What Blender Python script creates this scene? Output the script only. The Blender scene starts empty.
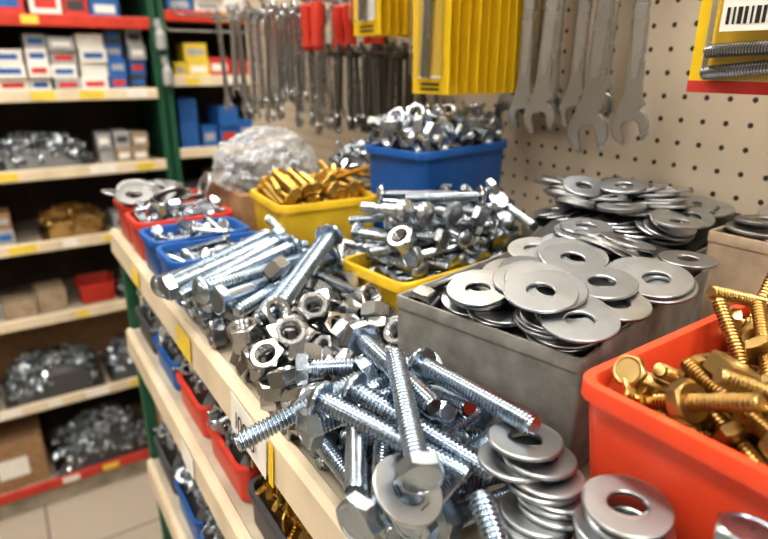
import bpy, bmesh, math, random, time
import numpy as np
from mathutils import Matrix, Vector, Euler
from mathutils import noise as mn
T0=time.time()
random.seed(11); rng=np.random.RandomState(7)
S=1.40   # height of the display shelf above the floor; all z below are relative to the shelf top
scene=bpy.context.scene
PI=math.pi
R_=math.radians

# ------------------------------------------------------------------ materials
def newmat(name):
    m=bpy.data.materials.new(name); m.use_nodes=True
    nt=m.node_tree; b=nt.nodes['Principled BSDF']; return m,nt,b
def noise(nt,scale,detail=3,coord='Object'):
    tc=nt.nodes.new('ShaderNodeTexCoord'); n=nt.nodes.new('ShaderNodeTexNoise')
    n.inputs['Scale'].default_value=scale; n.inputs['Detail'].default_value=detail
    nt.links.new(tc.outputs[coord],n.inputs['Vector']); return n
def mixc(nt,fac,a,b,typ='MIX'):
    m=nt.nodes.new('ShaderNodeMix'); m.data_type='RGBA'; m.blend_type=typ
    for s,v in ((m.inputs[0],fac),(m.inputs[6],a),(m.inputs[7],b)):
        if hasattr(v,'is_linked') or hasattr(v,'links'): nt.links.new(v,s)
        elif isinstance(v,(int,float)): s.default_value=v
        else: s.default_value=(*v,1)
    return m.outputs[2]
def maprange(nt,v,a,b,c,d):
    m=nt.nodes.new('ShaderNodeMapRange'); nt.links.new(v,m.inputs[0])
    for i,x in enumerate((a,b,c,d)): m.inputs[i+1].default_value=x
    return m.outputs[0]
def metal(name,c1,c2,r0=.2,r1=.3,dirt=(.16,.16,.16),dirtamt=.3,nscale=25):
    m,nt,b=newmat(name)
    g=nt.nodes.new('ShaderNodeNewGeometry')
    col=mixc(nt,g.outputs['Random Per Island'],c1,c2)
    n=noise(nt,nscale,4)
    f=maprange(nt,n.outputs['Fac'],.5,.8,0,dirtamt)
    col=mixc(nt,f,col,dirt)
    nt.links.new(col,b.inputs['Base Color'])
    b.inputs['Metallic'].default_value=1
    nt.links.new(maprange(nt,n.outputs['Fac'],.3,.7,r0,r1),b.inputs['Roughness'])
    return m
def plain(name,c,rough=.5,var=.12,scale=30,metallic=0,bump=0):
    m,nt,b=newmat(name)
    n=noise(nt,scale,4)
    d=tuple(x*(1-var*2) for x in c)
    nt.links.new(mixc(nt,maprange(nt,n.outputs['Fac'],.35,.7,0,1),c,d),b.inputs['Base Color'])
    b.inputs['Roughness'].default_value=rough; b.inputs['Metallic'].default_value=metallic
    if bump:
        bp=nt.nodes.new('ShaderNodeBump'); bp.inputs['Strength'].default_value=bump; bp.inputs['Distance'].default_value=.001
        nt.links.new(n.outputs['Fac'],bp.inputs['Height']); nt.links.new(bp.outputs['Normal'],b.inputs['Normal'])
    return m
ZINC=metal('zinc_steel',(.56,.61,.66),(.35,.39,.44),.20,.32)
ZINCB=metal('blue_zinc_steel',(.52,.60,.69),(.34,.41,.49),.20,.32)
STEEL=metal('nut_steel',(.52,.53,.54),(.30,.31,.32),.20,.32)
WASH=metal('washer_steel',(.52,.54,.56),(.33,.35,.37),.30,.42,nscale=40)
WDARK=metal('dark_washer_steel',(.34,.34,.33),(.2,.2,.2),.32,.44)
BRASS=metal('brass',(.60,.43,.19),(.40,.27,.11),.24,.38,dirt=(.16,.1,.03))
BRASSY=metal('yellow_zinc',(.70,.49,.16),(.46,.30,.08),.26,.38,dirt=(.16,.1,.03))
CHROME=metal('chrome_tool',(.54,.56,.59),(.38,.40,.42),.20,.30)
DARKST=metal('dark_steel',(.22,.21,.2),(.1,.1,.1),.3,.5)
BLUE=plain('blue_plastic',(.012,.095,.34),.38,.1)
RED=plain('red_plastic',(.56,.05,.03),.38,.1)
ORANGE=plain('orange_red_plastic',(.70,.075,.028),.36,.06)
YELLOW=plain('yellow_plastic',(.72,.48,.03),.38,.1)
GREYBOX=plain('grey_board',(.23,.225,.21),.55,.2,60,bump=.15)
TAN=plain('tan_board',(.40,.31,.22),.75,.15,50,bump=.2)
KRAFT=plain('kraft_cardboard',(.36,.22,.12),.8,.15,40,bump=.2)
CREAM=plain('cream_painted_steel',(.74,.63,.47),.4,.10,14)
CREAMD=plain('shelf_deck_paint',(.44,.39,.31),.45,.2,14)
GREEN=plain('green_paint',(.02,.11,.06),.45,.15)
DKRED=plain('red_rail',(.55,.05,.03),.4,.1)
WHITE=plain('white_paper',(.80,.78,.74),.6,.05)
GREYC=plain('grey_carton',(.40,.41,.42),.6,.1)
BLACK=plain('black_print',(.015,.015,.018),.5,.1)
DARKC=plain('dark_carton',(.06,.06,.07),.5,.1)
CARDY=plain('yellow_card',(.83,.57,.02),.42,.05)
BLUEC=plain('blue_carton',(.03,.14,.42),.5,.1)
REDC=plain('red_carton',(.6,.05,.04),.5,.1)
YELC=plain('yellow_carton',(.8,.6,.08),.5,.1)
BACKP=plain('back_panel_brown',(.085,.058,.038),.6,.2,10)
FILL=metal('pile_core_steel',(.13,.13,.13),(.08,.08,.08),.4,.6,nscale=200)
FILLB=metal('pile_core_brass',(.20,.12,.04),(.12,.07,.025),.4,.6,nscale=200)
WALLM=plain('wall_paint',(.48,.42,.34),.8,.05,3)
CEILM=plain('ceiling_paint',(.38,.37,.34),.8,.03,3)
def pegmat():
    m,nt,b=newmat('pegboard')
    tc=nt.nodes.new('ShaderNodeTexCoord'); sp=nt.nodes.new('ShaderNodeSeparateXYZ'); nt.links.new(tc.outputs['Object'],sp.inputs[0])
    def M(op,a,bv=None):
        n=nt.nodes.new('ShaderNodeMath'); n.operation=op
        for i,v in enumerate((a,bv)):
            if v is None: continue
            if isinstance(v,(int,float)): n.inputs[i].default_value=v
            else: nt.links.new(v,n.inputs[i])
        return n.outputs[0]
    def c(ax):
        f=M('FRACT',M('DIVIDE',M('ADD',ax,50.8),.0254)); d=M('SUBTRACT',f,.5); return M('MULTIPLY',d,d)
    r=M('SQRT',M('ADD',c(sp.outputs[1]),c(sp.outputs[2])))
    hole=M('LESS_THAN',r,.115)
    n=noise(nt,9,4)
    base=mixc(nt,n.outputs['Fac'],(.60,.52,.42),(.48,.41,.32))
    nt.links.new(mixc(nt,hole,base,(.03,.025,.02)),b.inputs['Base Color'])
    b.inputs['Roughness'].default_value=.5
    bp=nt.nodes.new('ShaderNodeBump'); bp.inputs['Strength'].default_value=.8; bp.inputs['Distance'].default_value=.002; bp.invert=True
    nt.links.new(hole,bp.inputs['Height']); nt.links.new(bp.outputs['Normal'],b.inputs['Normal'])
    return m
PEG=pegmat()
def tilemat():
    m,nt,b=newmat('floor_tile')
    tc=nt.nodes.new('ShaderNodeTexCoord'); br=nt.nodes.new('ShaderNodeTexBrick')
    nt.links.new(tc.outputs['Object'],br.inputs['Vector']); br.offset=0
    br.inputs['Scale'].default_value=1; br.inputs['Brick Width'].default_value=.4; br.inputs['Row Height'].default_value=.4
    br.inputs['Mortar Size'].default_value=.004
    br.inputs['Color1'].default_value=(.50,.44,.37,1); br.inputs['Color2'].default_value=(.45,.40,.33,1); br.inputs['Mortar'].default_value=(.15,.13,.11,1)
    nt.links.new(br.outputs['Color'],b.inputs['Base Color']); b.inputs['Roughness'].default_value=.3
    return m
TILE=tilemat()
def emis(name,c,s):
    m,nt,b=newmat(name); b.inputs['Base Color'].default_value=(.8,.8,.8,1)
    b.inputs['Emission Color'].default_value=(*c,1); b.inputs['Emission Strength'].default_value=s; return m
TUBE=emis('fluorescent_diffuser',(1,.935,.84),23.5)
def clearmat(name,tr=.55,rough=.15,ior=1.35):
    m=bpy.data.materials.new(name); m.use_nodes=True; nt=m.node_tree; nt.nodes.clear()
    o=nt.nodes.new('ShaderNodeOutputMaterial'); mx=nt.nodes.new('ShaderNodeMixShader'); t=nt.nodes.new('ShaderNodeBsdfTransparent'); p=nt.nodes.new('ShaderNodeBsdfPrincipled')
    p.inputs['Base Color'].default_value=(.85,.86,.88,1); p.inputs['Roughness'].default_value=rough
    p.inputs['Specular IOR Level'].default_value=1
    fr=nt.nodes.new('ShaderNodeFresnel'); fr.inputs[0].default_value=ior
    ma=nt.nodes.new('ShaderNodeMath'); ma.operation='ADD'; ma.use_clamp=True; ma.inputs[1].default_value=1-tr
    nt.links.new(fr.outputs[0],ma.inputs[0]); nt.links.new(ma.outputs[0],mx.inputs[0]); nt.links.new(t.outputs[0],mx.inputs[1]); nt.links.new(p.outputs[0],mx.inputs[2]); nt.links.new(mx.outputs[0],o.inputs[0])
    return m
CLEAR=clearmat('clear_blister',.99,.08,1.2); BAG=clearmat('clear_polybag',.80,.15)

# ------------------------------------------------------------------ mesh tools
class Tm:
    def __init__(s,V,F,mi=None):
        s.V=np.asarray(V,float).reshape(-1,3)
        s.L=np.array([i for f in F for i in f],dtype=np.int64); s.S=np.array([len(f) for f in F],dtype=np.int64)
        s.M=np.zeros(len(F),int) if mi is None else np.asarray(mi)
def merge(parts):
    V=[];F=[];mi=[];n=0
    for p in parts:
        t,m=(p if isinstance(p,tuple) else (p,None))
        V.append(t.V); k=0
        for sz,mm in zip(t.S,t.M):
            F.append([int(x)+n for x in t.L[k:k+sz]]); k+=sz; mi.append(mm if m is None else m)
        n+=len(t.V)
    return Tm(np.vstack(V),F,mi)
def tf(t,M):
    A=np.array(M); q=Tm.__new__(Tm); q.V=t.V@A[:3,:3].T+A[:3,3]; q.L=t.L;q.S=t.S;q.M=t.M; return q
def rings(R,close_v=False,cap0=False,cap1=False):
    n=len(R[0]);V=np.vstack(R);F=[]
    k=len(R)
    for i in range(k if close_v else k-1):
        a=i*n;b=((i+1)%k)*n
        for j in range(n):
            j2=(j+1)%n; F.append((a+j,a+j2,b+j2,b+j))
    if cap0:F.append(tuple(range(n-1,-1,-1)))
    if cap1:F.append(tuple((k-1)*n+j for j in range(n)))
    return Tm(V,F)
def circ(r,z,n,ph=0):
    a=np.arange(n)*2*PI/n+ph
    return np.stack([np.cos(a)*r,np.sin(a)*r,np.zeros(n)+z],1)
def revolve(prof,n,close=False,cap0=False,cap1=False):
    return rings([circ(r,z,n) for r,z in prof],close,cap0,cap1)
def cbox(sx,sy,sz,b=None):
    "chamfered box, centred in xy, base at z=0"
    if b is None: b=min(sx,sy,sz)*.08
    def rr(ix,z):
        x=sx/2-ix;y=sy/2-ix
        return np.array([(x,-y+b,z),(x,y-b,z),(x-b,y,z),(-x+b,y,z),(-x,y-b,z),(-x,-y+b,z),(-x+b,-y,z),(x-b,-y,z)])
    return rings([rr(b*.8,0),rr(0,b),rr(0,sz-b),rr(b*.8,sz)],cap0=True,cap1=True)
def Tr(x,y,z,rz=0,ry=0,rx=0):
    return Matrix.Translation((x,y,z))@Matrix.Rotation(rz,4,'Z')@Matrix.Rotation(ry,4,'Y')@Matrix.Rotation(rx,4,'X')
class Acc:
    def __init__(s): s.V=[];s.L=[];s.S=[];s.M=[];s.n=0
    def add(s,t,M=None,mi=None):
        if M is not None: t=tf(t,M)
        s.V.append(t.V); s.L.append(t.L+s.n); s.S.append(t.S); s.M.append(t.M if mi is None else np.full(len(t.S),mi)); s.n+=len(t.V); return s
    def build(s,name,mats,sharp=24,parent=None,origin=None):
        V=np.vstack(s.V);L=np.concatenate(s.L);Sz=np.concatenate(s.S);Mi=np.concatenate(s.M)
        if origin is None:
            lo=V.min(0);hi=V.max(0); origin=np.array([(lo[0]+hi[0])/2,(lo[1]+hi[1])/2,lo[2]])
        origin=np.array(origin,float)
        V=V-origin
        me=bpy.data.meshes.new(name)
        me.vertices.add(len(V)); me.vertices.foreach_set('co',V.astype(np.float32).ravel())
        me.loops.add(len(L)); me.loops.foreach_set('vertex_index',L.astype(np.int32))
        me.polygons.add(len(Sz)); st=np.concatenate([[0],np.cumsum(Sz)[:-1]]).astype(np.int32)
        me.polygons.foreach_set('loop_start',st)
        me.polygons.foreach_set('material_index',Mi.astype(np.int32))
        me.polygons.foreach_set('use_smooth',np.ones(len(Sz),bool))
        me.update(calc_edges=True); me.validate()
        for m in mats: me.materials.append(m)
        if sharp: me.set_sharp_from_angle(angle=math.radians(sharp))
        ob=bpy.data.objects.new(name,me); scene.collection.objects.link(ob)
        if parent is None: ob.location=(origin[0],origin[1],origin[2]+S)
        else:
            ob.parent=parent; ob.location=Vector((origin[0],origin[1],origin[2]+S))-parent.location
        return ob
def empty(name,x,y,z):
    e=bpy.data.objects.new(name,None); e.empty_display_size=.02; e.location=(x,y,z+S); scene.collection.objects.link(e); return e

# ------------------------------------------------------------------ fastener templates (axis = local Z)
def hexr(ap,n=24):
    a=np.arange(n)*2*PI/n; m=(a%(PI/3))-PI/6
    return ap/np.cos(m)
def hexring(ap,z,n=24):
    a=np.arange(n)*2*PI/n; r=hexr(ap,n); zz=np.zeros(n)+z
    return np.stack([np.cos(a)*r,np.sin(a)*r,zz],1)
def chamring(ap,top,sgn,n=24):
    a=np.arange(n)*2*PI/n; r=hexr(ap,n); zz=top-sgn*(r-.94*ap)*.6
    return np.stack([np.cos(a)*r,np.sin(a)*r,zz],1)
def bolt_t(d,L,ap,hh,p,N=16,K=4,style='hex',shank=0,nh=24):
    ro=d/2; ri=ro-.5*p
    offs,rad=([0,.16,.44,.72],[ri,ri,ro,ro]) if K==4 else ([0,.5],[ri,ro])
    tot=int((L-shank)/p*N)
    V=[];F=[]
    for n in range(tot+1):
        a=2*PI*n/N
        for o,r in zip(offs,rad):
            z=-shank-(n/N+o)*p
            over=max(0,(-z)-(L-p*.7))
            r2=max(r-over*.6,ri*.9)
            z=max(z,-L); V.append((math.cos(a)*r2,math.sin(a)*r2,z))
    for n in range(tot):
        for k in range(K-1):
            a=n*K+k;b=(n+1)*K+k; F.append((a,b,b+1,a+1))
        if n+N+1<=tot:
            a=n*K+K-1;b=(n+1)*K+K-1; F.append((a,b,(n+1+N)*K,(n+N)*K))
    parts=[Tm(V,F), revolve([(ri*.985,0),(ri*.985,-L*.99),(ri*.93,-L)],N,cap1=True)]
    if shank>0: parts.append(revolve([(ro*.97,0),(ro*.97,-shank),(ri,-shank-p*.4)],N))
    if style=='hex':
        parts.append(rings([circ(ap*.6,-.0002,nh),circ(ap*.96,0,nh),circ(ap*.96,hh*.06,nh),hexring(ap,hh*.07,nh),chamring(ap,hh,1,nh),circ(ap*.94,hh,nh),circ(ap*.84,hh*.985,nh),circ(ap*.80,hh*.93,nh)],cap0=True,cap1=True))
    else:
        pr=[(ap*.98,0),(ap*1.08,hh*.08),(ap*1.10,hh*.25),(ap*1.04,hh*.42),(ap*.88,hh*.64),(ap*.66,hh*.82),(ap*.38,hh*.95),(ap*.05,hh)]
        parts.append(revolve(pr,nh,cap0=True,cap1=True))
    t=merge(parts); t.V=t.V+np.array([0,0,(L-hh)/2]); return t
def nut_t(ap,h,hole,n=24,threads=5):
    R=[circ(ap*.94,-h/2,n),chamring(ap,-h/2,-1,n),chamring(ap,h/2,1,n),circ(ap*.94,h/2,n),circ(hole*1.14,h/2,n)]
    for i in range(threads*2+1):
        z=h/2*.86-(i/(threads*2))*h*.86
        R.append(circ(hole*(1.0 if i%2==0 else .88),z,n))
    R.append(circ(hole*1.14,-h/2,n))
    return rings(R,close_v=True)
def washer_t(R,r,t,n=40):
    b=t*.22
    return revolve([(R-b,-t/2),(R,-t/2+b),(R,t/2-b),(R-b,t/2),(r+b,t/2),(r,t/2-b),(r,-t/2+b),(r+b,-t/2)],n,close=True)
def p_bolt(d,L,ap,hh):
    return np.vstack([circ(ap*.85,hh,6),circ(ap*.85,0,6),circ(d/2,-L,6)])+np.array([0,0,(L-hh)/2])
def p_prism(R,h,n): return np.vstack([circ(R,-h/2,n),circ(R,h/2,n)])

KIND={}   # name -> (template, proxy verts)
def kb(k,d,L,ap,hh,p,nut=None,**kw):
    t=bolt_t(d,L,ap,hh,p,**kw); pv=p_bolt(d,L,ap,hh)
    if nut:
        na,nh_,pos=nut; zc=(L-hh)/2-pos
        t=merge([t,tf(nut_t(na,nh_,d/2*1.02),Tr(0,0,zc,.3))]); pv=np.vstack([pv,p_prism(na,nh_,6)+np.array([0,0,zc])])
    KIND[k]=(t,pv)
kb('fb1',.0124,.088,.0108,.0088,.0026,style='hex')
kb('fb2',.0124,.078,.0108,.0088,.0026,style='hex')
kb('fb3',.0120,.090,.0103,.0078,.0026,style='dome')
kb('big1',.0140,.126,.0118,.010,.0034,style='dome')
kb('big2',.0140,.118,.0120,.010,.0034,style='hex',shank=.03)
kb('mb1',.0105,.082,.0100,.0075,.0026,style='hex',K=2)
kb('mb2',.0105,.072,.0098,.007,.0026,style='dome',K=2)
kb('gb1',.0084,.060,.0074,.0056,.0022,style='hex')
kb('gb2',.0084,.052,.0076,.0056,.0022,style='hex')
kb('gb3',.0084,.056,.0074,.0056,.0022,style='hex',nut=(.0096,.0072,.020))
kb('yb1',.0075,.070,.0068,.0048,.0024,style='hex',K=2,N=10)
kb('sb1',.0062,.050,.0060,.004,.0022,style='dome',K=2,N=8,nh=12)
kb('sb2',.0066,.042,.0062,.0045,.0022,style='hex',K=2,N=8,nh=12)
for k,ap,h,ho in (('nut',.0120,.0128,.0074),('nuts',.0122,.010,.0078),('gnut',.0114,.0095,.0070)):
    KIND[k]=(nut_t(ap,h,ho),p_prism(ap*1.1,h,6))
for k,R,r,t in (('w1',.0232,.0088,.0026),('w2',.0215,.0082,.0024),('w3',.0265,.0115,.0034),('wf',.0190,.0085,.0028)):
    KIND[k]=(washer_t(R,r,t),p_prism(R,t*1.05,14))

# ------------------------------------------------------------------ bins
def rrect(w,d,z,r,n=5):
    pts=[]
    for cx,cy,a0 in ((w/2-r,d/2-r,0),(-w/2+r,d/2-r,PI/2),(-w/2+r,-d/2+r,PI),(w/2-r,-d/2+r,1.5*PI)):
        for i in range(n):
            a=a0+PI/2*i/(n-1); pts.append((cx+r*math.cos(a),cy+r*math.sin(a),z))
    return np.array(pts)
PASS=[]
def add_bin(name,cx,cy,w,d,h,rot,mat,z=0,taper=.9,th=.0022,rim=.0035,r=.012,sim=True,ext=.012,base=None,tilt=(0,0),fill=None):
    R=[rrect(w*taper*.97,d*taper*.97,0,r),rrect(w*taper,d*taper,.003,r),rrect(w-2*rim,d-2*rim,h-.009,r),rrect(w,d,h-.009,r+rim),rrect(w,d,h-.001,r+rim),rrect(w-.001,d-.001,h,r+rim),
       rrect(w-2*rim-2*th+.001,d-2*rim-2*th+.001,h,r),rrect(w-2*rim-2*th,d-2*rim-2*th,h-.001,r),rrect(w*taper-2*th,d*taper-2*th,.004,r)]
    a=Acc(); M=Tr(cx,cy,z,rot)
    a.add(rings(R,cap0=True,cap1=True),M)
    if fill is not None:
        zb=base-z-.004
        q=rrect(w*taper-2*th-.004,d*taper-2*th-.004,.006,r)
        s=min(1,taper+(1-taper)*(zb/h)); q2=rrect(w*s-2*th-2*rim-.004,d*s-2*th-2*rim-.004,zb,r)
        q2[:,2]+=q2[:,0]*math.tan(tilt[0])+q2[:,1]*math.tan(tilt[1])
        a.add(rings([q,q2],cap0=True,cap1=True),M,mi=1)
    ob=a.build(name,[mat]+([fill] if fill is not None else []),sharp=32)
    if sim:
        H=h+ext; zb=(base if base is not None else z+.004)-z
        s=min(1,taper+(1-taper)*(zb/h)); hw=(w/2)*s-rim-th+.004; hd=(d/2)*s-rim-th+.004
        for lx,ly,hx,hy in ((hw,0,.004,d/2),(-hw,0,.004,d/2),(0,hd,w/2,.004),(0,-hd,w/2,.004)):
            PASS.append((M@Matrix.Translation((lx,ly,H/2)),hx,hy,H/2))
        PASS.append((M@Matrix.Translation((0,0,zb))@Matrix.Rotation(-tilt[0],4,'Y')@Matrix.Rotation(tilt[1],4,'X')@Matrix.Translation((0,0,-.01)),w/2,d/2,.01))
    return ob
def rotc(px,py,rot,lx,ly):
    c,s=math.cos(rot),math.sin(rot); return px+c*lx-s*ly, py+s*lx+c*ly

r13=R_(13)
gx,gy=rotc(.262,.192,r13,.115,.075)
g2x,g2y,r2=.558,.372,R_(8)
bx,by=rotc(.412,.555,R_(12),.095,.055)
BINS={ # contents -> (cx,cy,rot,half w,half d) for keeping each kind in its own bin
 'washer_heap':(gx,gy,r13,.122,.080),'grey_washer_heap':(g2x,g2y,r2,.10,.11),'dark_washer_heap':(.572,.178,0,.075,.09),
 'brass_bolt_pile':(.322,.080,0,.10,.10),'zinc_bolt_pile':(.388,.468,R_(6),.135,.075),'yellow_zinc_bolt_pile':(.340,.700,0,.09,.085),'small_nut_pile':(bx,by,R_(12),.10,.062)}
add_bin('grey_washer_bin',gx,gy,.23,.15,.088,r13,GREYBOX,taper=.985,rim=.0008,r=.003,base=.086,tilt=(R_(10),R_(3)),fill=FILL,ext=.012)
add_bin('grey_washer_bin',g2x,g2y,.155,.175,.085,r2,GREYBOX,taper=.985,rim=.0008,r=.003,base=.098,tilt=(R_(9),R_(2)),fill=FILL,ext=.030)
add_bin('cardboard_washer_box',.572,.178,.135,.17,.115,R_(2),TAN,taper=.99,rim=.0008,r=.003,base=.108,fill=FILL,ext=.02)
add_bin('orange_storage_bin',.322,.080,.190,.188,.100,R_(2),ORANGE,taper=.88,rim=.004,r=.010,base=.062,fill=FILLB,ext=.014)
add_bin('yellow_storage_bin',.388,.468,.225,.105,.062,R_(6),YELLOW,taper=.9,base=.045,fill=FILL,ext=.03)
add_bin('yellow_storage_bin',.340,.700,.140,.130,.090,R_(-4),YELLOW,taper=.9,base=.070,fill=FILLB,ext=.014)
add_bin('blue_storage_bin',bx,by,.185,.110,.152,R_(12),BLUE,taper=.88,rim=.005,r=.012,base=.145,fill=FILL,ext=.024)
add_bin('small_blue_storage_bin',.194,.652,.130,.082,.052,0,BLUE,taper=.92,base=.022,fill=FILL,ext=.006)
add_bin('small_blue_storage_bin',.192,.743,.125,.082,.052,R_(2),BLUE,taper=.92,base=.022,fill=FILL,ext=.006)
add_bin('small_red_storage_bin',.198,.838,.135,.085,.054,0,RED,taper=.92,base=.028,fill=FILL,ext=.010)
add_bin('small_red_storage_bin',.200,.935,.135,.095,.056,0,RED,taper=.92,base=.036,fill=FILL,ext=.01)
# ------------------------------------------------------------------ pile simulation (done at 10x, then removed)
BOD=[]   # (group,kind,matrix)
def drop(group,kinds,n,cx,cy,rot,w,d,z0,cell,lay=True,align=None,jit=.12,tilt=.15,jxy=.002):
    B=Tr(cx,cy,0,rot); i=0;layer=0
    while i<n:
        L,wd,hz=cell
        if lay:
            ax=(layer%2) if align is None else align
            sx,sy=(L,wd) if ax==0 else (wd,L)
        else: ax=0;sx=sy=L
        nx=max(1,int(w/sx)); ny=max(1,int(d/sy))
        ox,oy=(random.uniform(-jxy,jxy),random.uniform(-jxy,jxy)) if jxy>.003 else (0,0)
        for a in range(nx):
            for b in range(ny):
                if i>=n: break
                x=((a+.5)/nx-.5)*w+random.uniform(-1,1)*.002+ox; y=((b+.5)/ny-.5)*d+random.uniform(-1,1)*.002+oy
                z=z0+layer*hz
                if lay:
                    M=Tr(x,y,z,(PI/2 if ax==1 else 0)+random.uniform(-jit,jit),random.choice((1,-1))*PI/2+random.uniform(-tilt,tilt))@Matrix.Rotation(random.uniform(0,6.28),4,'Z')
                else:
                    M=Tr(x,y,z,random.uniform(0,6.28),random.uniform(-tilt,tilt),random.uniform(-tilt,tilt))
                k=random.choices(kinds[0],kinds[1])[0]
                BOD.append((group,k,B@M)); i+=1
        layer+=1
PASS.append((Tr(.35,.25,-.05),.6,1.2,.05))
PASS.append((Tr(.128,.3,.016),.004,.7,.020))     # price-rail bead
PASS.append((Tr(.66,.3,.2),.01,1.2,.4))          # pegboard
SEP=[(Tr(.195,.180,.02,R_(8)),.075,.003,.026),(Tr(.195,.048,.02),.075,.003,.030),(Tr(.158,.110,.02),.003,.075,.030),(Tr(.200,.462,.015,R_(10)),.08,.003,.018),(Tr(.196,.608,.015,0),.08,.003,.03)]
drop('hex_bolt_pile',(['fb1','fb2','fb3'],[3,2,2]),26,.194,.268,R_(10),.100,.140,.02,(.096,.027,.028),jit=.3)
drop('hex_nut_pile',(['nut'],[1]),118,.198,.400,0,.118,.100,.02,(.030,.030,.028),lay=False,tilt=1.5)
drop('machine_bolt_pile',(['big1','big2'],[3,1]),29,.212,.533,R_(16),.130,.105,.02,(.120,.030,.030),align=0,jit=.12)
drop('loose_washer_pile',(['wf'],[1]),70,.195,.115,0,.060,.118,.016,(.039,.039,.009),lay=False,tilt=.25,jxy=.004)
drop('washer_heap',(['w1','w2'],[3,1]),108,gx,gy,r13,.185,.110,.128,(.050,.050,.015),lay=False,tilt=.40,jxy=.009)
drop('grey_washer_heap',(['w1','w2'],[2,2]),66,g2x,g2y,r2,.12,.13,.130,(.050,.050,.016),lay=False,tilt=.5,jxy=.010)
drop('dark_washer_heap',(['w3'],[1]),22,.572,.178,0,.12,.15,.130,(.056,.056,.02),lay=False,tilt=1.0)
drop('brass_bolt_pile',(['gb1','gb2','gb3','gnut'],[5,3,3,4]),112,.322,.080,0,.145,.145,.088,(.062,.022,.022),jit=.4)
drop('zinc_bolt_pile',(['mb1','mb2'],[3,2]),50,.388,.468,R_(6),.20,.085,.065,(.09,.024,.024),jit=.4)
drop('yellow_zinc_bolt_pile',(['yb1'],[1]),64,.340,.700,0,.12,.11,.085,(.074,.018,.018),align=1,jit=.4)
drop('small_nut_pile',(['nuts'],[1]),84,bx,by,R_(12),.150,.08,.165,(.030,.030,.024),lay=False,tilt=1.5)
drop('small_screw_pile',(['sb1','sb2'],[1,1]),36,.194,.652,0,.10,.060,.035,(.054,.016,.014),jit=.4)
drop('small_screw_pile',(['sb1','sb2'],[1,1]),36,.192,.743,0,.10,.060,.035,(.054,.016,.014),jit=.4)
drop('small_bolt_pile',(['sb1','nuts'],[2,1]),36,.198,.838,0,.11,.062,.04,(.054,.024,.018),jit=.4)
drop('large_washer_pile',(['w3','w1'],[2,1]),28,.200,.935,0,.115,.075,.05,(.055,.037,.012),lay=False,tilt=.6)
drop('bolt_overflow_pile',(['mb1','nuts','sb1'],[2,1,1]),30,.34,.585,0,.10,.06,.02,(.08,.024,.022),jit=.4)

def simulate(BODS,boxes,fixed=(),frames=155,K=10.0):
    coll=bpy.data.collections.new('sim'); scene.collection.children.link(coll)
    pm={}
    for k,(t,pv) in KIND.items():
        bm=bmesh.new(); vs=[bm.verts.new(Vector(v)*K) for v in pv]; bmesh.ops.convex_hull(bm,input=vs)
        me=bpy.data.meshes.new('p_'+k); bm.to_mesh(me); bm.free(); pm[k]=me
    def put(me,M):
        ob=bpy.data.objects.new('a',me); coll.objects.link(ob)
        Mm=M.copy(); Mm.translation=M.translation*K; ob.matrix_world=Mm; return ob
    act=[put(pm[k],M) for g,k,M in BODS]
    fx=[put(pm[k],M) for g,k,M in fixed]
    bx_=bpy.data.meshes.new('p_box')
    bx_.from_pydata([(x,y,z) for x in(-1,1) for y in(-1,1) for z in(-1,1)],[],[(0,1,3,2),(4,6,7,5),(0,4,5,1),(2,3,7,6),(0,2,6,4),(1,5,7,3)])
    pas=[]
    for M,hx,hy,hz in boxes:
        me=bx_.copy(); me.transform(Matrix.Diagonal((hx*K,hy*K,hz*K,1))); pas.append(put(me,M))
    bpy.context.view_layer.update()
    bpy.ops.rigidbody.world_add()
    rbw=scene.rigidbody_world
    def addall(obs,typ):
        if not obs: return
        bpy.ops.object.select_all(action='DESELECT')
        for o in obs:o.select_set(True)
        bpy.context.view_layer.objects.active=obs[0]
        bpy.ops.rigidbody.objects_add(type=typ)
    addall(act,'ACTIVE'); addall(pas,'PASSIVE'); addall(fx,'PASSIVE')
    for o in act+fx:
        r=o.rigid_body; r.collision_shape='CONVEX_HULL'; r.use_margin=True; r.collision_margin=.001; r.friction=.5; r.restitution=0
    for o in act:
        r=o.rigid_body; r.mass=1; r.linear_damping=.12; r.angular_damping=.25
    for o in pas:
        r=o.rigid_body; r.collision_shape='BOX'; r.use_margin=True; r.collision_margin=.001; r.friction=.6; r.restitution=0
    rbw.substeps_per_frame=8; rbw.solver_iterations=12
    scene.frame_start=1; scene.frame_end=frames
    rbw.point_cache.frame_start=1; rbw.point_cache.frame_end=frames
    for f in range(1,frames+1): scene.frame_set(f)
    dg=bpy.context.evaluated_depsgraph_get(); out=[]
    for (g,k,_),o in zip(BODS,act):
        M=o.evaluated_get(dg).matrix_world.copy()
        Mm=M.normalized(); Mm.translation=M.translation/K; out.append((g,k,Mm))
    bpy.ops.rigidbody.world_remove()
    for o in act+pas+fx: bpy.data.objects.remove(o,do_unlink=True)
    for me in list(bpy.data.meshes):
        if me.name.startswith('p_'): bpy.data.meshes.remove(me)
    for c in list(bpy.data.collections):
        if c.name.startswith('sim') or c.name.startswith('RigidBody'): bpy.data.collections.remove(c)
    scene.frame_set(1)
    return out
print('before sim',time.time()-T0,len(BOD))
RES=simulate(BOD,PASS+SEP)
ZMIN={'washer_heap':.07,'grey_washer_heap':.07,'dark_washer_heap':.08,'brass_bolt_pile':.055,'small_nut_pile':.12,'yellow_zinc_bolt_pile':.06,'zinc_bolt_pile':.03}
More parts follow.
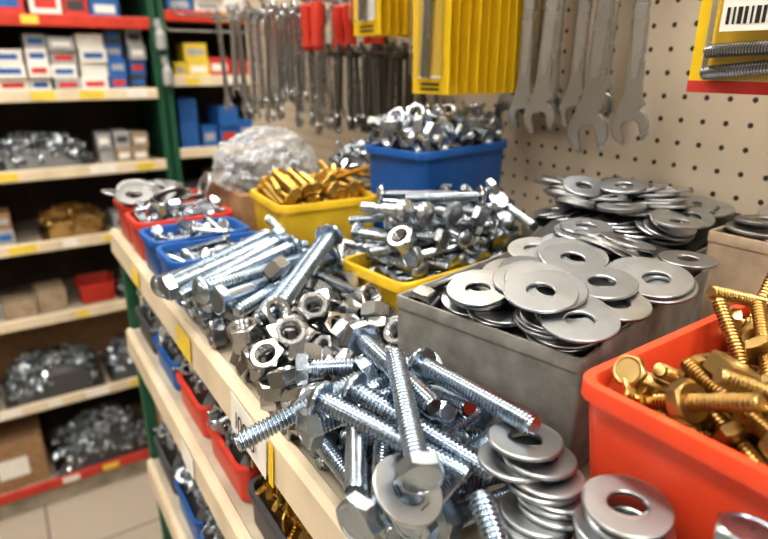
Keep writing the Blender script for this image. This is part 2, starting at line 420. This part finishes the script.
def keep(r):
    g,k,M=r; p=M.translation
    if not (p.z>ZMIN.get(g,-.01) and p.x>(.150 if g=='machine_bolt_pile' else .134) and p.z<.35): return False
    if g in BINS:
        cx,cy,ro,hw,hd=BINS[g]; dx,dy=p.x-cx,p.y-cy; c,s=math.cos(ro),math.sin(ro)
        if abs(c*dx+s*dy)>hw or abs(-s*dx+c*dy)>hd: return False
    elif p.x>.235 and p.y<.17: return False
    return True
RES=[r for r in RES if keep(r)]
print('after sim',time.time()-T0,len(RES))
# second pass: bolts laid by hand on top of the settled heap
near=[r for r in RES if r[0] in ('hex_bolt_pile','hex_nut_pile','loose_washer_pile')]
HM=np.zeros((120,160)); G=.004; HX,HY=.10,-.05
def stamp(V):
    ix=((V[:,0]-HX)/G).astype(int); iy=((V[:,1]-HY)/G).astype(int)
    ok=(ix>=0)&(ix<120)&(iy>=0)&(iy<160)
    np.maximum.at(HM,(ix[ok],iy[ok]),V[ok,2])
for g,k,M in near: stamp(tf(KIND[k][0],M).V)
HER=[]
def hero(kind,head,tip,lift_h=0,lift_t=0):
    h=Vector((*head,0));t=Vector((*tip,0)); d=(h-t).normalized(); c=(h+t)/2
    zs=[]
    for s in np.linspace(-.5,.5,14):
        for o in (-.012,-.006,0,.006,.012):
            p=c+d*(s*.10)+Vector((-d.y,d.x,0))*o
            ix=int((p.x-HX)/G); iy=int((p.y-HY)/G)
            if 0<=ix<120 and 0<=iy<160: zs.append(HM[ix,iy])
    z=max(zs)+.0125
    h.z=z+lift_h; t.z=z+lift_t; c=(h+t)/2
    q=(h-t).to_track_quat('Z','Y'); M=Matrix.Translation(c)@q.to_matrix().to_4x4()
    stamp(tf(KIND[kind][0],M).V); HER.append(('hex_bolt_pile',kind,M))
hero('fb1',(.152,.305),(.240,.270)); hero('fb2',(.258,.290),(.180,.305))
hero('fb3',(.152,.280),(.152,.190)); hero('fb3',(.170,.275),(.168,.187)); hero('fb3',(.194,.270),(.189,.183))
hero('fb1',(.172,.190),(.256,.220)); hero('fb1',(.150,.210),(.224,.258),0,.006); hero('fb3',(.258,.246),(.182,.200))
R2=simulate(HER,PASS+SEP[:1],near,frames=120)
RES+= [r for r in R2 if r[2].translation.z>0 and r[2].translation.x>.145]
print('after sim2',time.time()-T0)
MATS={'hex_bolt_pile':ZINCB,'hex_nut_pile':STEEL,'machine_bolt_pile':ZINCB,'loose_washer_pile':WASH,'washer_heap':WASH,'grey_washer_heap':WASH,'dark_washer_heap':WDARK,
 'brass_bolt_pile':BRASS,'zinc_bolt_pile':ZINC,'yellow_zinc_bolt_pile':BRASSY,'small_nut_pile':ZINC,'small_screw_pile':ZINC,'small_bolt_pile':ZINC,'large_washer_pile':WASH,'bolt_overflow_pile':ZINC}
grp={}
for g,k,M in RES: grp.setdefault(g,Acc()).add(KIND[k][0],M)
for g,a in grp.items(): a.build(g,[MATS[g]])
a=Acc(); a.add(KIND['fb1'][0],Tr(.209,.070,.036,0.4,.12,-.05)); a.build('standing_bolt',[ZINCB])

# ------------------------------------------------------------------ near gondola shelf unit
def lip(y0,y1,z,x=.135):
    prof=[(x+.004,-.004),(x,0.002),(x-.006,.003),(x-.010,-.002),(x-.012,-.034),(x-.009,-.040),(x-.004,-.040),(x-.005,-.010)]
    R=[np.array([(px,y,z+pz) for px,pz in prof]) for y in (y0,y1)]
    return rings(R,cap0=True,cap1=True)
unit=empty('gondola_shelving_unit',.4,.2,-S)
Y0,Y1=-.7,1.0
SH2,SH3=-.175,-.44
for i,z in enumerate((0,SH2,SH3,-.72,-1.02,-1.30)):
    a=Acc(); a.add(cbox(.52,Y1-Y0,.022,.002),Tr(.395,(Y0+Y1)/2,z-.022)); a.build('deck_%d'%(i+1),[CREAMD],parent=unit)
    a=Acc(); a.add(lip(Y0,Y1,z)); a.build('price_rail_%d'%(i+1),[CREAM],parent=unit)
a=Acc(); a.add(cbox(.48,Y1-Y0,.08,.002),Tr(.41,(Y0+Y1)/2,-1.40)); a.build('kick_base',[DARKC],parent=unit)
a=Acc()
for y in (Y0,Y1+.012): a.add(cbox(.03,.022,1.40+1.15,.002),Tr(.64,y,-1.40))
a.add(cbox(.02,.02,1.38,.002),Tr(.145,Y1+.012,-1.40)); a.build('uprights',[GREEN],parent=unit)
a=Acc(); a.add(cbox(.008,Y1-Y0+1.1,1.39,.001),Tr(.665,(Y0+Y1)/2+.4,-1.40)); a.build('lower_back_panel',[CREAMD],parent=unit)
a=Acc(); a.add(cbox(.006,2.45,1.2,.001),Tr(.660,.525,-.02)); a.build('pegboard_panel',[PEG],parent=unit,origin=(.66,0,0))
def tag(name,y,z,w,h,mat,ang=.0,txt=None,x=.1215):
    e=empty(name,x,y,z)
    a=Acc(); a.add(cbox(.0008,w,h,.0003),Tr(x,y,z-h/2,0,.06,ang)); a.build('paper',[mat],parent=e)
    if txt:
        cu=bpy.data.curves.new('print','FONT'); cu.body=txt; cu.size=h*.62; cu.align_x='CENTER'; cu.align_y='CENTER'; cu.extrude=.0001
        o=bpy.data.objects.new('print',cu); scene.collection.objects.link(o); cu.materials.append(BLACK); o.parent=e
        o.matrix_local=Matrix.Translation((-.0013,0,0))@Matrix.Rotation(ang,4,'X')@Matrix.Rotation(.06,4,'Y')@Matrix.Rotation(-PI/2,4,'Z')@Matrix.Rotation(PI/2,4,'X')
tag('price_label',.385,-.020,.075,.034,WHITE,.04,'I00I8')
tag('yellow_price_tag',.338,-.02,.008,.034,CARDY)
tag('yellow_price_tag',.565,-.018,.05,.026,YELC); tag('yellow_price_tag',.80,-.018,.04,.024,YELC)
tag('price_label',.25,SH2-.018,.05,.028,WHITE,0); tag('price_label',.62,SH2-.018,.05,.028,WHITE,0)

# ------------------------------------------------------------------ low detail heaps
LB=[bolt_t(.007,.032,.0065,.005,.003,N=7,K=2,style='hex',nh=6),bolt_t(.006,.040,.006,.004,.003,N=7,K=2,style='dome',nh=8),nut_t(.009,.009,.0055,12,1),washer_t(.012,.005,.002,14)]
def heap(name,cx,cy,z,w,d,h,n,mat,kinds=(0,1,2,3),sc=1.0,core=FILL,pw=3):
    a=Acc(); NX=9
    V=[];F=[]
    for i in range(NX):
        for j in range(NX):
            x=(i/(NX-1)-.5);y=(j/(NX-1)-.5); hh=h*.8*(1-(2*abs(x))**pw)*(1-(2*abs(y))**pw)
            V.append((cx+x*w,cy+y*d,z+hh+.001))
    for i in range(NX-1):
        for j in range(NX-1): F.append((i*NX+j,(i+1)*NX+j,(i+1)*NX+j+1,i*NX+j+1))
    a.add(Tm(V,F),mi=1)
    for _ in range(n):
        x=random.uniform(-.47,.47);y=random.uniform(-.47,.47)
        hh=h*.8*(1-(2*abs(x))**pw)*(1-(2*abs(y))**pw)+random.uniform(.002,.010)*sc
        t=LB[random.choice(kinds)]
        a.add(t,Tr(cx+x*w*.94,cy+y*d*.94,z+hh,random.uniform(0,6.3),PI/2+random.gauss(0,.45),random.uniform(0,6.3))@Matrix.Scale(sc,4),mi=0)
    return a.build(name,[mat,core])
def lowbin(cy,z,w,d,h,mat,cmat,n=170,cx=.218):
    add_bin({BLUE:'blue_storage_bin',RED:'red_storage_bin',YELLOW:'yellow_storage_bin',DARKC:'black_storage_bin',ORANGE:'orange_storage_bin'}[mat],cx,cy,w,d,h,0,mat,z=z,sim=False,taper=.95)
    heap('brass_fastener_heap' if cmat in (BRASS,BRASSY) else 'steel_fastener_heap',cx,cy,z+h*.80,w*.94,d*.92,h*.95,n,cmat,pw=8,core=FILLB if cmat in (BRASS,BRASSY) else FILL)
for cy,mt,cm in ((.93,DARKC,ZINC),(.80,BLUE,ZINC),(.67,RED,ZINC),(.54,RED,ZINC),(.41,DARKC,BRASSY),(.28,DARKC,BRASSY),(.15,BLUE,ZINC),(.02,RED,STEEL)):
    lowbin(cy,SH2,.155,.118,.045,mt,cm)
for cy,mt,cm in ((.93,DARKC,ZINC),(.79,BLUE,ZINC),(.65,BLUE,ZINC),(.51,RED,STEEL),(.37,BLUE,ZINC),(.23,YELLOW,BRASS)):
    lowbin(cy,SH3,.155,.128,.055,mt,cm)
for cy,mt,cm in ((.90,RED,ZINC),(.75,RED,ZINC),(.60,BLUE,ZINC),(.45,RED,ZINC),(.30,BLUE,ZINC)):
    lowbin(cy,-.72,.155,.138,.06,mt,cm)
for cy,mt,cm in ((.90,RED,ZINC),(.72,BLUE,ZINC),(.54,RED,ZINC)):
    lowbin(cy,-1.02,.155,.15,.07,mt,cm)
def carton(name,x,y,z,w,d,h,mat,label=True,rot=0,face=-1,lab=WHITE):
    a=Acc(); M=Tr(x,y,z,rot)
    a.add(cbox(w,d,h,.0015),M,0)
    a.add(cbox(w*.16,d*1.002,h*.999,.0005),M@Matrix.Translation((0,0,.0007)),2)
    if label: a.add(cbox(w*.5,.001,h*.4,.0003),M@Matrix.Translation((-w*.05,face*(d/2+.0005),h*.25)),1)
    return a.build(name,[mat,lab,mat])
carton('cardboard_carton',.42,.93,SH2,.16,.12,.11,KRAFT); carton('cardboard_carton',.42,.78,SH2,.16,.13,.10,KRAFT); carton('cardboard_carton',.42,.6,SH3,.16,.3,.14,KRAFT)

# ------------------------------------------------------------------ hooks and hanging goods
def tube(pts,r,n=8):
    P=[Vector(p) for p in pts];R=[]
    for i,p in enumerate(P):
        t=(P[min(i+1,len(P)-1)]-P[max(i-1,0)]).normalized(); q=t.to_track_quat('Z','Y')
        R.append(np.array([p+q@Vector((math.cos(2*PI*k/n)*r,math.sin(2*PI*k/n)*r,0)) for k in range(n)]))
    return rings(R,cap0=True,cap1=True)
def hook(y,z,l=.15,r=.0025,x=.657):
    return merge([tube([(x,y,z),(x-l+.01,y,z),(x-l,y,z+.004),(x-l-.005,y,z+.016)],r),tf(cbox(.003,.022,.03,.0008),Tr(x-.0015,y,z-.01))])
def wrench_t(L=.22,R=.019,s=.0075,th=.0055):
    # open end at the origin (opening +y), shaft toward -y, plate in XY
    w=R*.42; ang=R_(15)
    rot=lambda p:(p[0]*math.cos(ang)-p[1]*math.sin(ang),p[0]*math.sin(ang)+p[1]*math.cos(ang))
    right=[(R*.94*math.cos(R_(a)),R*math.sin(R_(a))) for a in np.linspace(60,-50,12)]
    left=[(-x,y) for x,y in right[::-1]]
    slot=[(-w*1.02,R*.76),(-w,R*.3),(-w,-R*.05),(-w*.72,-R*.24),(0,-R*.32),(w*.72,-R*.24),(w,-R*.05),(w,R*.3),(w*1.02,R*.76)]
    out=[rot(p) for p in right]+[(s*1.55,-R*1.1),(s*1.15,-R*1.5),(s,-R*2.1),(s*.88,-L*.6),(s*1.0,-L+R*1.2),(-s*1.0,-L+R*1.2),(-s*.88,-L*.6),(-s,-R*2.1),(-s*1.15,-R*1.5),(-s*1.55,-R*1.1)]+[rot(p) for p in left]+[rot(p) for p in slot]
    P=np.array(out); n=len(P); b=.0009
    nx=np.roll(P,-1,0)-P; pv=P-np.roll(P,1,0)
    nx/=np.linalg.norm(nx,axis=1)[:,None]; pv/=np.linalg.norm(pv,axis=1)[:,None]
    tg=nx+pv; tg/=np.linalg.norm(tg,axis=1)[:,None]
    inn=P+np.stack([tg[:,1],-tg[:,0]],1)*b      # outline runs clockwise
    R3=[np.column_stack([q,np.full(n,z)]) for q,z in ((inn,-th/2),(P,-th/2+b),(P,th/2-b),(inn,th/2))]
    body=rings(R3,cap0=True,cap1=True)
    aa=np.arange(12)*PI/6+.26     # raised rounded beam along the shaft
    def beamring(k,z): return np.column_stack([np.sign(np.cos(aa))*np.abs(np.cos(aa))**.5*s*k,np.sin(aa)*(L-R*4.6)/2,np.full(12,z)])
    beam=[tf(rings([beamring(.74,0),beamring(.66,.0009)],cap1=True),Tr(0,-L/2,sg*th/2,0,0 if sg>0 else PI)) for sg in (-1,1)]
    ring=tf(washer_t(R*.86,R*.52,th*1.5,24),Tr(0,-L+R*.5,0))
    return merge([body,*beam,ring])
BW=Matrix(((0,0,-1,0),(1,0,0,0),(0,-1,0,0),(0,0,0,1)))
wy=[(.600,.615,.172,1.0),(.595,.580,.176,1.05),(.588,.543,.174,1.14),(.612,.510,.182,1.05),(.578,.458,.164,1.32),(.602,.420,.172,1.12),(.625,.598,.188,.95),(.628,.485,.190,1.0),(.625,.560,.186,.95)]
wa=empty('hanging_wrench_set',.60,.48,.19)
for i,(x,y,z,sc) in enumerate(wy):
    t=wrench_t(L=.250,R=.0192*sc,s=.0082*sc)
    a=Acc()
    a.add(t,Tr(x,y,z+.012,R_(20+random.uniform(-8,8)),0,R_(random.uniform(-2,2)))@BW); a.build('wrench_%d'%(i+1),[CHROME],parent=wa,sharp=32)
a=Acc()
for x,y,z,sc in wy: a.add(hook(y,.424,.10))
a.build('hooks',[CHROME],parent=wa)
def pack(name,x,y,z,w,h,n,step,hookl=.16,red=False,kind='fb3'):
    e=empty(name,x,y,z)
    a=Acc(); b=Acc(); c=Acc(); f=Acc()
    for i in range(n):
        xx=x+i*step; jy=random.uniform(-.002,.002); jr=random.uniform(-.03,.03)
        M=Tr(xx,y+jy,z,jr,0,random.uniform(-.015,.015))
        a.add(cbox(.0009,w,h,.0003),M)
        bl=tf(cbox(w*.72,h*.62,.015,.003),Matrix.Translation((-.0005,0,h*(.06 if red else .10)+h*.31))@Matrix.Rotation(-PI/2,4,'Y')@Matrix.Rotation(PI/2,4,'Z'))
        if i==0: b.add(bl,M)
        nb=2 if (i==0 and red) else 1
        for k in range(nb):
            lay=Matrix.Rotation(PI/2*(.97 if k else .94),4,'X') if red else Matrix.Rotation(.05,4,'X')
            pos=(-.0075,0,h*(.115+.085*k)) if red else (-.0075,0,h*.36)
            c.add(KIND['fb1' if red else kind][0],M@Matrix.Translation(pos)@lay@Matrix.Scale(.88 if red else 1.05,4))
        if i==0:
            if not red:
                f.add(cbox(.0006,w*.96,h*.12,.0002),M@Matrix.Translation((-.0008,0,h*.80)),0)
                f.add(cbox(.0006,w*.5,h*.05,.0002),M@Matrix.Translation((-.0014,0,h*.835)),1)
                for q in range(2): f.add(cbox(.0006,w*.5,h*.014,.0002),M@Matrix.Translation((-.0008,0,h*(.025+.03*q))),0)
            else:
                f.add(cbox(.0006,w*1.0,h*.055,.0002),M@Matrix.Translation((-.0008,0,0)),2)
                f.add(cbox(.0006,w*.60,h*.24,.0002),M@Matrix.Translation((-.0162,w*-.04,h*.27)),1)
                for q in range(14): f.add(cbox(.0004,w*.014*(1+(q%3)*.5),h*.07,.0001),M@Matrix.Translation((-.0170,w*(-.28+.038*q),h*.30)),0)
                for q in range(3): f.add(cbox(.0004,w*.4,h*.012,.0001),M@Matrix.Translation((-.0170,w*-.06,h*(.40+.03*q))),0)
    a.build('backing_cards',[CARDY],parent=e); b.build('blister',[CLEAR],parent=e); c.build('packed_bolts',[CHROME],parent=e); f.build('print',[BLACK,WHITE,REDC],parent=e)
    g=Acc(); g.add(hook(y,z+h-.012,hookl)); g.build('hook',[CHROME],parent=e)
pack('carded_bolt_pack',.478,.632,.214,.075,.20,9,.016)
pack('carded_bolt_pack',.50,.82,.292,.075,.20,8,.016)
pack('carded_bolt_pack',.50,.240,.228,.115,.17,3,.02,red=True)

def long_tool(L,r,handle=None):
    parts=[(tube([(0,0,0),(0,0,-L*.5),(0,0,-L)],r,8),0)]
    parts.append((tf(washer_t(r*3.2,r*2.0,r*1.2,14),Tr(0,0,r*2.4,0,PI/2)),0))
    if handle: parts.append((revolve([(r*1.5,-.002),(r*3.0,-.006),(r*3.3,-.03),(r*2.4,-.05),(r*3.0,-.07),(r*1.6,-.078)],10,cap0=True,cap1=True),1))
    else: parts.append((revolve([(r*1.0,-L+.02),(r*1.9,-L+.016),(r*1.9,-L+.004),(r*1.2,-L)],8,cap0=True,cap1=True),0))
    return merge(parts)
def toolrow(name,ys,xs,z,L,r,mats,handle=False):
    e=Acc()
    for y in ys:
        e.add(hook(y,z+.004,.657-min(xs)+.02),mi=0)
        for x in xs:
            e.add(long_tool(L*random.uniform(.92,1.05),r,handle),Tr(x,y+random.uniform(-.003,.003),z,random.uniform(0,3),random.uniform(-.05,.05),random.uniform(-.05,.05)))
    e.build(name,mats)
toolrow('hanging_drill_rods',[.80,.835,.87,.905],[.50,.53,.56,.59,.62],.262,.115,.0034,[DARKST,DARKST])
toolrow('hanging_drill_rods',[.945,.985,1.02],[.50,.54,.58,.62],.265,.13,.0034,[CHROME,DARKST])
toolrow('red_handled_screwdrivers',[.94,.98],[.48,.54,.60],.350,.10,.004,[CHROME,RED],True)
a=Acc()
for y in (1.07,1.13,1.19,1.25,1.31,1.37):
    a.add(hook(y,.345,.22))
    for x in (.46,.50,.54,.58,.62):
        L=random.uniform(.16,.22)
        a.add(wrench_t(L=L,R=.013,s=.0055),Tr(x,y+random.uniform(-.008,.008),.345-L+.01,R_(random.uniform(-10,50)),0,random.uniform(-.05,.05))@BW)
a.build('small_hanging_wrenches',[CHROME])
a=Acc()
for y,z in ((1.05,.43),(1.15,.43),(1.25,.45),(1.35,.42),(1.45,.44),(1.6,.42),(1.6,.33),(1.5,.36)): a.add(hook(y,z,.26,.003))
a.build('wire_peg_hooks',[CHROME])

# clear bag of screws
bm=bmesh.new(); bmesh.ops.create_icosphere(bm,subdivisions=6,radius=1)
for v in bm.verts:
    n=v.co.copy(); k=1+.14*mn.noise(n*2.3)+.14*abs(mn.noise(n*4.5))+.09*abs(mn.noise(n*10))+.04*abs(mn.noise(n*22))
    v.co=Vector((n.x*.074*k,n.y*.067*k,(n.z*.055*k if n.z>-.5 else -.5*.055)))
me=bpy.data.meshes.new('clear_plastic_bag'); bm.to_mesh(me); bm.free(); me.materials.append(BAG)
for p in me.polygons:p.use_smooth=True
ob=bpy.data.objects.new('clear_plastic_bag',me); ob.location=(.345,.87,.10+S); scene.collection.objects.link(ob)
heap('bagged_screw_heap',.345,.87,.075,.11,.10,.05,110,ZINC)
carton('cardboard_carton',.345,.88,0,.135,.15,.073,KRAFT)
carton('cardboard_carton',.50,.80,0,.14,.16,.085,KRAFT)
heap('steel_fastener_heap',.50,.80,.085,.12,.14,.05,90,ZINC)

# ------------------------------------------------------------------ background shelving
def bgunit(name,x0,x1,zs,yf=2.3,depth=.40,rails=None):
    e=empty(name,(x0+x1)/2,yf+.2,-S)
    for i,z in enumerate(zs):
        a=Acc(); a.add(cbox(x1-x0,depth,.02,.002),Tr((x0+x1)/2,yf+depth/2,z-.02)); a.build('shelf_%d'%(i+1),[CREAMD],parent=e)
        a=Acc(); w=x1-x0
        a.add(cbox(w,.012,.038,.002),Tr((x0+x1)/2,yf-.006,z-.030),0)
        for q in range(7):
            if random.random()<.6:
                a.add(cbox(random.uniform(.04,.09),.001,.026,.0003),Tr(x0+w*(q+.5)/7,yf-.0128,z-.024),random.choice((1,1,2)))
        a.build('price_rail_%d'%(i+1),[(rails or {}).get(i,CREAM),YELC,WHITE],parent=e)
    a=Acc(); a.add(cbox(x1-x0,.01,2.3,.001),Tr((x0+x1)/2,yf+depth+.01,-1.40)); a.build('back_panel',[BACKP],parent=e)
    a=Acc()
    for x in (x0-.012,x1+.012): a.add(cbox(.024,.05,2.3,.002),Tr(x,yf+.02,-1.40)); a.add(cbox(.012,depth,2.3,.002),Tr(x,yf+depth/2+.05,-1.40))
    a.build('uprights',[GREEN],parent=e)
    a=Acc(); a.add(cbox(x1-x0,.02,zs[-1]-(-1.40)-.02,.001),Tr((x0+x1)/2,yf+.03,-1.40)); a.build('kick_plate',[CREAMD],parent=e)
ZL=[.63,.396,.165,-.089,-.338,-.608,-.942,-1.285]
bgunit('wall_shelving_unit',-.50,.515,ZL,rails={1:DKRED,7:DKRED,0:DKRED})
bgunit('wall_shelving_unit',-1.59,-.56,ZL,rails={1:DKRED,7:DKRED,0:DKRED})
ZR=[.66,.425,.205,-.055,-.31,-.60,-.94,-1.285]
bgunit('wall_shelving_unit',.570,1.60,ZR,rails={1:DKRED,0:DKRED,7:DKRED})
def boxrow(name,x0,x1,z,mats,hmin,hmax,wmin,wmax,stack=1,yf=2.32,label=True):
    a=Acc(); x=x0
    while x<x1-wmax*.8:
        w=random.uniform(wmin,wmax); h=random.uniform(hmin,hmax); mi=random.randrange(len(mats)); zz=z
        for s in range(random.randint(max(1,stack-1),stack) if stack>1 else 1):
            d=random.uniform(.10,.16); jx=random.uniform(-.003,.003)
            M=Tr(x+w/2+jx,yf+d/2+random.uniform(0,.03),zz,random.uniform(-.05,.05))
            a.add(cbox(w,d,h,.001),M,mi if random.random()<.7 else random.randrange(len(mats)))
            if label:
                a.add(cbox(w*.7,.001,h*.38,.0002),M@Matrix.Translation((0,-d/2-.0006,h*.3)),len(mats)+random.randrange(5))
            zz+=h+.0005
        x+=w+random.uniform(.002,.012)
    a.build(name,list(mats)+[WHITE,GREYC,DARKC,BLUEC,REDC])
for xo,xe in ((-.48,.50),(-1.56,-.58)):
    boxrow('carton_row',xo,xe,.396,[WHITE,BLUEC,GREYC,YELC,REDC],.06,.10,.06,.11,2)
    boxrow('carton_row',xo,xe-.14,.165,[WHITE,GREYC,WHITE,TAN],.040,.050,.06,.09,4)
    boxrow('dark_carton_row',xe-.13,xe,.165,[DARKC,GREYC,BLUEC],.05,.055,.05,.06,4)
    heap('steel_fastener_heap',xo+.22,2.43,-.089,.44,.22,.12,340,ZINC,sc=1.5,pw=5)
    heap('steel_fastener_heap',xo+.60,2.43,-.089,.30,.22,.11,230,ZINC,sc=1.5,pw=5)
    boxrow('grey_tin_row',xo+.78,xe,-.089,[GREYC,TAN],.05,.06,.04,.06,3)
    boxrow('brown_carton_row',xo,xe-.45,-.338,[KRAFT,TAN,DARKC,GREYC,BRASS,WHITE],.04,.06,.04,.07,3)
    heap('brass_fastener_heap',xo+.66,2.43,-.338,.22,.20,.09,130,BRASS,sc=1.5,pw=5,core=FILLB)
    boxrow('dark_carton_row',xo+.79,xe,-.338,[DARKC,GREYC,TAN],.04,.06,.04,.06,2)
    boxrow('grey_tray_row',xo,xo+.62,-.608,[GREYC,DARKC,TAN,KRAFT],.05,.08,.06,.12,2,label=False)
    heap('steel_fastener_heap',xo+.87,2.43,-.608,.20,.2,.10,140,STEEL,sc=1.5,pw=5)
    heap('steel_fastener_heap',xo+.16,2.42,-.942,.30,.24,.14,220,ZINC,sc=1.6,pw=5)
    heap('steel_fastener_heap',xo+.50,2.42,-.942,.34,.24,.14,240,ZINC,sc=1.6,pw=5)
    heap('steel_fastener_heap',xo+.83,2.42,-.942,.28,.24,.13,190,ZINC,sc=1.6,pw=5)
    heap('steel_fastener_heap',xo+.62,2.42,-1.285,.36,.24,.19,280,ZINC,sc=1.7)
    carton('cardboard_carton',xo+.32,2.42,-1.285,.20,.2,.20,KRAFT); carton('cardboard_carton',xo+.10,2.44,-1.285,.18,.2,.18,KRAFT)
    carton('cardboard_carton',xo+.90,2.42,-1.285,.15,.2,.22,KRAFT)
    carton('cardboard_carton',xo+.50,2.60,-.942,.9,.1,.20,KRAFT,label=False)
add_bin('red_storage_bin',.22,2.42,.13,.16,.07,0,RED,z=-.608,sim=False)
boxrow('carton_row',.59,1.58,.425,[WHITE,BLUEC,YELC,REDC],.06,.11,.06,.10,2)
boxrow('carton_row',.59,1.58,.205,[REDC,BLUEC,WHITE,YELC],.05,.09,.04,.09,2)
boxrow('carton_row',.59,1.58,-.055,[BLUEC,YELC,BLUEC,WHITE],.07,.10,.05,.09,2)
for z in ZR[4:]: boxrow('carton_row',.59,1.58,z,[GREYC,KRAFT,DARKC],.06,.10,.06,.12,2)
a=Acc()
for x,z in ((.54,.30),(.55,.18)):
    a.add(revolve([(.016,0),(.018,.004),(.018,.05),(.010,.064),(.008,.066),(.008,.078)],16,cap0=True,cap1=True),Tr(x,2.265,z))
    a.add(hook(0,0,.0,.002),Matrix.Translation((x,2.29,z+.08))@Matrix.Rotation(PI/2,4,'Z')@Matrix.Translation((-.657,0,0)))
a.build('hanging_spray_bottles',[GREYC])

# ------------------------------------------------------------------ room shell
def slab(name,x0,x1,y0,y1,z0,z1,mat):
    a=Acc(); a.add(cbox(x1-x0,y1-y0,z1-z0,.001),Tr((x0+x1)/2,(y0+y1)/2,z0)); return a.build(name,[mat])
slab('floor',-4,3,-4,3.2,-1.45,-1.40,TILE)
slab('ceiling',-4,3,-4,3.2,1.75,1.80,CEILM)
slab('wall_back',-4,3,2.80,2.9,-1.40,1.75,WALLM)
slab('wall_right',2.6,2.7,-4,2.80,-1.40,1.75,WALLM)
slab('wall_left',-4,-3.9,-4,2.80,-1.40,1.75,WALLM)
slab('wall_front',-3.9,2.6,-4,-3.9,-1.40,1.75,WALLM)
for x,y in ((-.45,-.9),(-.45,.75),(.75,-.1),(.75,1.5),(-.45,1.92+.2),(-2.2,.4),(-2.2,-1.6),(-.45,-2.6)):
    e=empty('fluorescent_ceiling_light',x,y,1.70)
    a=Acc(); a.add(cbox(.34,1.30,.04,.004),Tr(x,y,1.708)); a.build('housing',[CEILM],parent=e)
    a=Acc(); a.add(cbox(.28,1.22,.02,.004),Tr(x,y,1.690)); a.build('diffuser',[TUBE],parent=e)

w=bpy.data.worlds.new('world'); scene.world=w; w.use_nodes=True
w.node_tree.nodes['Background'].inputs[0].default_value=(.6,.58,.55,1); w.node_tree.nodes['Background'].inputs[1].default_value=.4
# ------------------------------------------------------------------ camera
cam=bpy.data.cameras.new('camera'); co=bpy.data.objects.new('camera',cam); scene.collection.objects.link(co)
co.location=(0,0,.25+S); co.rotation_euler=(R_(90-19.2),0,R_(-32.9))
cam.sensor_width=36; cam.lens=27.56; cam.clip_start=.01; cam.clip_end=50
cam.dof.use_dof=True; cam.dof.focus_distance=.39; cam.dof.aperture_fstop=6.3
scene.camera=co
scene.view_settings.view_transform='Standard'; scene.view_settings.exposure=0
try: scene.view_settings.look='Medium High Contrast'
except Exception as ex: print('look',ex)
print('done',time.time()-T0, sum(len(m.polygons) for m in bpy.data.meshes))
